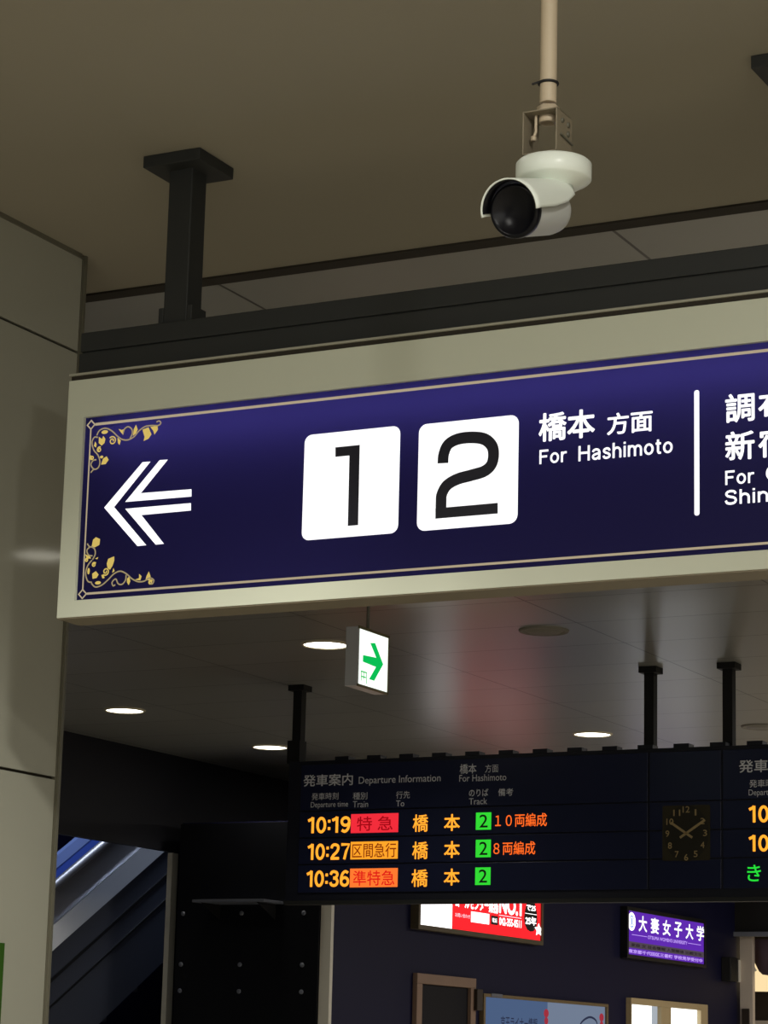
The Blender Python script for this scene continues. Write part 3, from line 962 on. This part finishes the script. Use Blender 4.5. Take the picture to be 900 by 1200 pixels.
rows = (
    ('10:19', (-7.1377, -6.8605, 2.9154, 3.0070), 'led_red', (-6.8573, -6.5522, 2.9109, 3.0193), '特 急', 'led_redtext', (-6.8180, -6.5875, 2.9218, 3.0047),
     (-6.4599, -6.3640, 2.9099, 3.0083), (-6.2639, -6.1644, 2.9109, 3.0057), (-6.0661, -5.9715, 2.9136, 3.0098), '１０両編成', (-5.9475, -5.6337, 2.9254, 2.9994)),
    ('10:27', (-7.1334, -6.8602, 2.7624, 2.8535), 'led_amberblock', (-6.8548, -6.5514, 2.7612, 2.8613), '区間急行', 'led_browntext', (-6.8437, -6.5612, 2.7693, 2.8519),
     (-6.4599, -6.3615, 2.7563, 2.8552), (-6.2606, -6.1624, 2.7600, 2.8545), (-6.0644, -5.9710, 2.7609, 2.8585), '８両編成', (-5.9553, -5.7016, 2.7715, 2.8452)),
    ('10:36', (-7.1347, -6.8587, 2.6082, 2.6999), 'led_orangeblock', (-6.8544, -6.5484, 2.6025, 2.7089), '準特急', 'led_scarlet', (-6.8334, -6.5679, 2.6110, 2.6970),
     (-6.4609, -6.3590, 2.6015, 2.6999), (-6.2589, -6.1604, 2.6071, 2.7011), (-6.0647, -5.9705, 2.6080, 2.7051), None, None),
)
for tm, tb, blk, bb, kind, kcol, kb, h1, h2, gb, note, nb in rows:
    sign_lettering(tm, tb, 'Y', DB, M['led_amber'], t, 'led_time', 0.17, 0.09)
    k = MB().rect(bb, 'Y', DB).build('led_block', M[blk], t)
    lettering(kind, kb, 'Y', DB2, M[kcol], k, 'led_lettering', bold=0.008)
    lettering('橋', h1, 'Y', DB, M['led_amber'], t, 'led_lettering', bold=0.012)
    lettering('本', h2, 'Y', DB, M['led_amber'], t, 'led_lettering', bold=0.016)
    k = MB().rect(gb, 'Y', DB).build('led_block', M['led_green'], t)
    w, h = gb[1] - gb[0], gb[3] - gb[2]
    lettering('2', (gb[0] + 0.24 * w, gb[0] + 0.78 * w, gb[2] + 0.13 * h, gb[2] + 0.88 * h), 'Y', DB2, M['led_off'], k, 'led_lettering', bold=0.006)
    if note:
        lettering(note, nb, 'Y', DB, M['led_orange'], t, 'led_lettering', bold=0.006)
a = (-4.4646, -4.3558, 2.9203, 3.0085)
sign_lettering('10', a, 'Y', DB, M['led_amber'], t, 'led_time', 0.17, 0.12)
a = (-4.4656, -4.3571, 2.7673, 2.8536)
sign_lettering('10', a, 'Y', DB, M['led_amber'], t, 'led_time', 0.17, 0.12)
a = (-4.4775, -4.4007, 2.6106, 2.6979)
lettering('き', a, 'Y', DB, M['led_greentext'], t, 'led_lettering', bold=0.008)

# the clock built into the board
cc = (-4.8182, 2.8704)
k = MB().flat(round_rect((-4.9542, -4.6824, 2.7250, 3.0204), 0.01), 'Y', DB).build('clock', M['clock_plate'], t)
MB().flat(oval(cc, 0.128, 0.150, 40), 'Y', DB2).build('clock_face', M['clock_face'], k)
for i in range(1, 13):
    a = math.radians(90 - 30 * i)
    x, z = cc[0] + 0.107 * math.cos(a), cc[1] + 0.128 * math.sin(a)
    w = 0.011 if i < 10 else 0.020
    if i == 1: w = 0.005
    lettering(str(i), (x - w, x + w, z - 0.017, z + 0.017), 'Y', DB2 - 0.001, M['clock_gold'], k, 'numeral', bold=0.01)
for ang, ln, nm in ((146, 0.105, 'hour_hand'), (33, 0.128, 'minute_hand')):
    a = math.radians(ang)
    d = (math.cos(a), math.sin(a))
    MB().stroke([(cc[0] - 0.042 * d[0], cc[1] - 0.042 * d[1]), (cc[0] + ln * d[0], cc[1] + ln * d[1])], 0.013, 'Y', DB2 - 0.002).build(nm, M['clock_gold'], k)

# ------------------------------------------------------------------ black bolted panel and its ledge
t = thing('bolted_panel', (-9.13, YB, 1.6), 'black wall panel with rows of bolts beside the escalator opening', 'wall panel')
MB().box(-9.70, XA - 0.08, YB - 0.024, YB - 0.004, 0.0, 3.28).build('panel', M['black_panel'], t, 0.002)
for z in (2.643, 2.286, 2.102):
    for x in (-9.65, -9.165, -8.665):
        MB().lathe((x, YB - 0.024, z), (0, -1, 0), [(0.016, 0.0), (0.016, 0.006), (0.012, 0.009), (0.0, 0.009)], 16).build('bolt', M['acrylic'], t)
t = thing('ledge', (-9.11, YB - 0.02, 2.71), 'narrow empty grey ledge on the black bolted panel left of the board', 'shelf')
MB().box(-9.41, -8.83, YB - 0.30, YB - 0.025, 2.703, 2.722).build('ledge_top', M['acrylic'], t, 0.002)
for x in (-9.35, -8.90):
    MB().prism([(YB - 0.28, 2.703), (YB - 0.025, 2.703), (YB - 0.025, 2.60)], 'X', x, x + 0.01).build('ledge_bracket', M['black'], t)

# ------------------------------------------------------------------ escalator seen through the opening
t = thing('escalator', (-10.75, 15.5, 0), 'escalator rising away behind the opening, with steel deck and blue panels', 'escalator')
TN = math.tan(math.radians(30))


def band(x0, x1, c0, c1, ya=11.0, yb=23.0):
    f = lambda y, c: (y, c + TN * (y - 15.0))
    return MB().prism([f(ya, c0), f(yb, c0), f(yb, c1), f(ya, c1)], 'X', x0, x1)


band(-10.34, -10.32, 1.53, 2.40).build('truss_cladding', M['esc_dark'], t)
band(-10.318, -10.312, 2.165, 2.195).build('cladding_joint', M['rubber'], t)
band(-10.318, -10.312, 1.985, 2.005).build('cladding_joint', M['rubber'], t)
# steel deck: a sloping ledge
f = lambda y, c: c + TN * (y - 15.0)
vs = [(-10.30, 11, f(11, 2.395)), (-10.30, 23, f(23, 2.395)), (-10.36, 23, f(23, 2.53)), (-10.36, 11, f(11, 2.53)),
      (-10.34, 11, f(11, 2.385)), (-10.34, 23, f(23, 2.385)), (-10.40, 23, f(23, 2.52)), (-10.40, 11, f(11, 2.52))]
MB().add(vs, [(0, 1, 2, 3), (4, 5, 6, 7), (0, 1, 5, 4), (3, 2, 6, 7), (0, 3, 7, 4), (1, 2, 6, 5)]).build('deck', M['steel'], t)
band(-10.40, -10.38, 2.50, 2.76).build('balustrade', M['esc_grey'], t)
m = MB()
m.tube([(-10.38, 11, f(11, 2.80)), (-10.38, 23, f(23, 2.80))], 0.032, 16)
m.build('handrail', M['esc_grey'], t)
band(-11.46, -11.44, 0.9, 2.06).build('balustrade', M['esc_grey'], t)
band(-11.43, -11.40, 2.04, 2.20).build('side_panel', M['esc_blue'], t)
band(-11.43, -11.39, 2.20, 2.30).build('side_panel', M['esc_paleblue'], t)
m = MB()
for i in range(30):
    y = 11.0 + 0.4 * i
    m.box(-11.42, -10.42, y, y + 0.42, f(y, 1.65), f(y, 1.65) + 0.24)
m.build('steps', M['esc_dark'], t)

# ------------------------------------------------------------------ lit adverts on the navy wall
def lightbox(name, b, label, frame):
    u0, u1, v0, v1 = b
    t = thing(name, (XA, (u0 + u1) / 2, (v0 + v1) / 2), label, 'advertising sign')
    w = 0.035
    m = MB().box(XA, XA + 0.07, u0 - w, u1 + w, v1, v1 + w)
    m.box(XA, XA + 0.07, u0 - w, u1 + w, v0 - w, v0)
    m.box(XA, XA + 0.07, u0 - w, u0, v0, v1)
    m.box(XA, XA + 0.07, u1, u1 + w, v0, v1)
    m.box(XA, XA + 0.01, u0, u1, v0, v1)
    m.build('frame', frame, t, 0.003)
    return t


X1 = XA + 0.055
X2, X3, X4 = X1 + 0.002, X1 + 0.004, X1 + 0.006
y0, y1 = (16.8542, 2.6230)[0], (19.0601, 2.6375)[0]
ys = (17.4104, 2.6305)[0]
v0 = 2.640
v1 = 3.02
t = lightbox('lit_advert', (y0, y1, v0, v1), 'red and white lit advert below the departure board', M['ad_frame'])
MB().rect((y0, ys, v0, v1), 'X', X1).build('white_field', M['ad_white'], t)
MB().rect((ys, y1, v0, v1), 'X', X1).build('red_field', M['ad_red'], t)
r = lambda a, b, c, d: (ys + (y1 - ys) * a, ys + (y1 - ys) * b, v0 + (v1 - v0) * c, v0 + (v1 - v0) * d)
lettering('コールセンター業務', r(0.03, 0.50, 0.43, 0.72), 'X', X2, M['ad_white'], t, bold=0.03)
lettering('NO.1', r(0.51, 0.77, 0.45, 0.82), 'X', X2, M['ad_white'], t, bold=0.04)
MB().rect(r(0.51, 0.77, 0.405, 0.418), 'X', X2).build('underline', M['ad_pink'], t)
lettering('お問い合わせ', r(0.03, 0.19, 0.25, 0.33), 'X', X2, M['ad_pink'], t)
MB().rect(r(0.20, 0.40, 0.19, 0.40), 'X', X2).build('white_box', M['ad_white'], t)
lettering('採用係', r(0.23, 0.37, 0.24, 0.35), 'X', X3, M['ad_pink'], t)
k = MB().rect(r(0.42, 0.50, 0.20, 0.38), 'X', X2).build('black_box', M['ad_black'], t)
lettering('電話', r(0.433, 0.487, 0.245, 0.335), 'X', X3, M['ad_white'], k)
lettering('042-355-0511', r(0.515, 0.77, 0.21, 0.37), 'X', X2, M['ad_white'], t, bold=0.025)
k = MB().flat([(ys + (y1 - ys) * a, v0 + (v1 - v0) * b) for a, b in ((0.80, 0.42), (0.81, 0.30), (0.84, 0.20), (0.875, 0.165), (0.915, 0.18), (0.945, 0.26), (0.96, 0.40), (0.955, 0.58), (0.93, 0.76), (0.90, 0.98), (0.85, 0.98), (0.83, 0.76), (0.81, 0.58))], 'X', X2).build('black_badge', M['ad_black'], t)
lettering('創業', r(0.855, 0.905, 0.80, 0.90), 'X', X3, M['ad_white'], k)
lettering('で25', r(0.825, 0.935, 0.60, 0.72), 'X', X3, M['ad_white'], k, bold=0.02)
MB().rect(r(0.81, 0.95, 0.53, 0.54), 'X', X3).build('rule', M['ad_white'], k)
lettering('25年', r(0.815, 0.945, 0.30, 0.48), 'X', X3, M['ad_white'], k, bold=0.03)
m = MB()
cs = r(0.955, 0.99, 0.15, 0.3)
star = []
for i in range(10):
    a = math.radians(90 + 36 * i)
    q = 1.0 if i % 2 == 0 else 0.5
    star.append(((cs[0] + cs[1]) / 2 + 0.085 * q * math.cos(a), (cs[2] + cs[3]) / 2 + 0.055 * q * math.sin(a)))
m.flat(star, 'X', X4)
m.build('star', M['ad_white'], t)

y0, y1 = (20.9529, 2.8364)[0], (22.8726, 2.8287)[0]
v1, v0 = (20.9511, 3.0082)[1], (20.9551, 2.6298)[1]
t = lightbox('lit_advert', (y0, y1, v0, v1), 'purple lit advert with white Japanese characters right of the red one', M['ad_black'])
r = lambda a, b, c, d: (y0 + (y1 - y0) * a, y0 + (y1 - y0) * b, v0 + (v1 - v0) * c, v0 + (v1 - v0) * d)
MB().rect(r(0, 1, 0, 1), 'X', X1).build('purple_field', M['ad_purple'], t)
MB().rect(r(0, 1, 0.155, 0.30), 'X', X2).build('grey_band', M['ad_grey'], t)
e = r(0.0, 0.095, 0.55, 0.97)
k = MB().flat(oval(((e[0] + e[1]) / 2, (e[2] + e[3]) / 2), (e[1] - e[0]) / 2, (e[3] - e[2]) / 2), 'X', X2).build('emblem', M['ad_white'], t)
q = ((e[0] + e[1]) / 2, (e[2] + e[3]) / 2)
m = MB().stroke(oval(q, (e[1] - e[0]) * 0.27, (e[3] - e[2]) * 0.30, 20), 0.016, 'X', X3, True)
m.rect((q[0] - 0.02, q[0] + 0.02, q[1] - 0.03, q[1] + 0.03), 'X', X3)
m.build('emblem_mark', M['ad_blue'], k)
for i, ch in enumerate('大妻女子大学'):
    u = 0.135 + i * 0.153
    lettering(ch, r(u, u + 0.105, 0.56, 0.93), 'X', X2, M['white_glow'], t, bold=0.024)
MB().rect(r(0.05, 0.24, 0.455, 0.468), 'X', X2).build('rule', M['ad_lilac'], t)
MB().rect(r(0.78, 0.96, 0.455, 0.468), 'X', X2).build('rule', M['ad_lilac'], t)
words('OTSUMA WOMEN\'S UNIVERSITY', r(0.25, 0.77, 0.415, 0.50), 'X', X2, M['ad_lilac'], t, bold=0.02)
words('家政 文 社会情報 人間関係 比較文化', r(0.04, 0.97, 0.185, 0.265), 'X', X3, M['ad_black'], t, bold=0.02)
words('東京都千代田区三番町 学校見学受付中', r(0.01, 0.98, 0.035, 0.125), 'X', X2, M['ad_lilac'], t, bold=0.03)

# wood framed notice
y0, y1 = (16.8784, 2.2904)[0], (17.8928, 2.2829)[0]
v1 = (16.8784, 2.2904)[1]
t = thing('notice_case', (XA, (y0 + y1) / 2, 1.9), 'brown wooden notice frame with a dark poster below the red advert', 'poster frame')
m = MB().box(XA, XA + 0.04, y0, y1, v1 - 0.075, v1)
m.box(XA, XA + 0.04, y0, y1, 1.30, 1.375)
m.box(XA, XA + 0.04, y0, y0 + 0.09, 1.375, v1 - 0.075)
m.box(XA, XA + 0.04, y1 - 0.09, y1, 1.375, v1 - 0.075)
m.build('frame', M['wood'], t, 0.004)
MB().box(XA, XA + 0.012, y0 + 0.09, y1 - 0.09, 1.375, v1 - 0.075).build('poster', M['poster_dark'], t)
MB().box(XA + 0.005, XA + 0.07, y1 - 0.04, y1 + 0.06, v1 - 0.24, v1 - 0.08).build('hinge', M['shop_brown'], t, 0.004)

# wide backlit poster
y0, y1 = (18.0360, 2.1850)[0], (20.5636, 2.1766)[0]
ym = (19.3020, 2.1834)[0]
v1 = (18.0360, 2.1850)[1]
t = thing('backlit_poster', (XA, (y0 + y1) / 2, 1.7), 'wide blue and pale poster in a thin brass frame', 'poster')
m = MB().box(XA, XA + 0.04, y0, y1, v1 - 0.025, v1)
m.box(XA, XA + 0.04, y0, y1, 1.20, 1.225)
m.box(XA, XA + 0.04, y0, y0 + 0.035, 1.225, v1 - 0.025)
m.box(XA, XA + 0.04, y1 - 0.035, y1, 1.225, v1 - 0.025)
m.build('frame', M['brass'], t, 0.002)
MB().box(XA + 0.03, XA + 0.045, y0 + 0.13, y0 + 0.33, v1 - 0.02, v1 + 0.004).build('latch', M['acrylic'], t)
XP = XA + 0.02
MB().box(XA, XP, y0 + 0.035, ym, 1.225, v1 - 0.025).build('poster', M['poster_blue'], t)
MB().box(XA, XP, ym, y1 - 0.035, 1.225, v1 - 0.025).build('poster', M['poster_pale'], t)
L = y1 - y0
lettering('京王ライナー情報', (y0 + 0.14 * L, y0 + 0.42 * L, v1 - 0.255, v1 - 0.16), 'X', XP + 0.002, M['poster_ink'], t, bold=0.01)
for fy in (0.49, 0.955):
    m = MB()
    c = (y0 + fy * L, v1 - 0.115)
    m.flat(oval(c, 0.05, 0.035, 14), 'X', XP + 0.002)
    m.flat(oval((c[0], c[1] - 0.06), 0.04, 0.03, 14), 'X', XP + 0.0025)
    m.build('red_ornament', M['poster_red'], t)
arc = smooth([(y0 + 0.75 * L, v1 - 0.26), (y0 + 0.78 * L, v1 - 0.17), (y0 + 0.85 * L, v1 - 0.12), (y0 + 0.91 * L, v1 - 0.15), (y0 + 0.92 * L, v1 - 0.24)])
MB().stroke(arc, 0.018, 'X', XP + 0.002).build('arch_drawing', M['poster_ink'], t)

# lit window
y0, y1 = (21.0584, 2.2587)[0], (22.9961, 2.2635)[0]
v1 = (21.0584, 2.2587)[1]
ya, yb_ = (21.7892, 2.2617)[0], (22.0350, 2.2625)[0]
yc, yd = (21.6523, 2.2570)[0], (22.8120, 2.2575)[0]
wn = MB()
wn.box(XA, XA + 0.05, y0, y1, v1 - 0.055, v1)
wn.box(XA, XA + 0.05, y0, y0 + 0.02, 1.0, v1 - 0.055)
wn.box(XA, XA + 0.05, ya, yb_, 1.0, v1 - 0.055)
wn.box(XA, XA + 0.05, yd, y1, 1.0, v1 - 0.055)
wn.box(XA, XA + 0.05, y0, y1, 0.95, 1.0)
w = struct(wn.build('window_1', M['window_frame'], None, 0.002), 'lit white window in a cream frame, lower right')
m = MB().rect((y0 + 0.02, yc, 1.0, v1 - 0.055), 'X', XA + 0.01)
m.rect((yb_, yd, 1.0, v1 - 0.055), 'X', XA + 0.01)
m.build('window_pane', M['window_lit'], w)
MB().rect((yc, ya, 1.0, v1 - 0.055), 'X', XA + 0.011).build('window_reveal', M['window_side'], w)

# black wall speaker
m = MB().box(XA, XA + 0.10, 23.50, 23.72, 2.50, 2.73)
tag(m.build('wall_speaker', M['black'], None, 0.01), 'small black box on the navy wall right of the purple advert', 'speaker')

# ------------------------------------------------------------------ shop front at the end of the hall
SY = 23.95
xp0, xp1 = (-8.4281, 2.5161)[0], (-8.2971, 2.5170)[0]
t = thing('shop_pillar', ((xp0 + xp1) / 2, SY, 0), 'beige pillar beside the shop opening at the far right', 'pillar')
MB().box(xp0, xp1, SY, SY + 0.07, 0, 2.95).build('shaft', M['shop_beige'], t, 0.003)
zz = [(-8.4884, 2.7215)[1], (-8.4895, 2.5075)[1]]
MB().box((-8.4847, 2.5980)[0], xp0 + 0.01, SY - 0.04, SY + 0.06, zz[1], zz[0]).build('white_box', M['trim_white'], t, 0.004)
zz = (-8.4035, 2.2544)[1]
MB().box((-8.4038, 2.1891)[0], (-8.3298, 2.1900)[0], SY - 0.02, SY + 0.02, zz - 0.28, zz).build('switch_box', M['shop_brown'], t, 0.003)
m = MB().box((-8.5047, 2.9777)[0], 0.0, SY - 0.09, SY - 0.045, 2.945, 2.99)
tag(m.build('shutter_rail', M['acrylic'], None, 0.003), 'grey shutter rail across the top of the far shop opening', 'rail')
# curtain with a curved lower edge
cv = []
x0, x1 = xp1 - 0.06, xp1 + 0.95
zc = (-8.2617, 2.5909)[1]
for i in range(25):
    s = i / 24
    cv.append((x0 + (x1 - x0) * s, zc + 0.20 * max(0, 1 - s * 7) ** 2 - 0.02 * math.sin(s * math.pi)))
m = MB()
vs, fs = [], []
for i, (x, z) in enumerate(cv):
    yy = SY + 0.12 + 0.018 * math.sin(i * 1.7)
    vs += [(x, yy, z), (x, yy, 2.93), (x, yy + 0.012, z), (x, yy + 0.012, 2.93)]
for i in range(24):
    a, b = 4 * i, 4 * i + 4
    fs += [(a, b, b + 1, a + 1), (a + 2, a + 3, b + 3, b + 2), (a, a + 2, b + 2, b)]
m.add(vs, fs, True)
ct = tag(m.build('shop_curtain', M['curtain']), 'plum half curtain hanging in the far shop opening', 'curtain')
MB().stroke(smooth([(-8.3199, 2.7098), (-8.3159, 2.6604), (-8.2926, 2.6193)]), 0.022, 'Y', 24.04).build('curtain_hem', M['cam_white'], ct)
t = thing('shop_shelf', (-8.0, 24.6, 0), 'dark brown shop cabinet with a lit cream top, far right', 'shop cabinet')
za, zb_ = (-8.4172, 2.4382)[1], (-8.4193, 2.1550)[1]
MB().box(-9.3, -6.6, 24.47, 24.8, 0, zb_).build('base', M['shop_beige'], t, 0.004)
MB().box(-9.3, -6.6, 24.49, 24.8, zb_, za).build('cabinet_front', M['shop_brown'], t, 0.004)
MB().box(-9.3, -6.6, 24.52, 24.8, za, 2.95).build('lit_panel', M['shop_lit'], t)

# green notice on the left wall
yq = (5.4118, 1.7936)[0]
zq = (5.4017, 1.8901)[1]
m = MB().box(XL, XL + 0.004, yq - 0.42, yq, zq - 0.6, zq)
tag(m.build('green_notice', M['green_poster']), 'green notice at the left edge of the pale wall', 'notice')
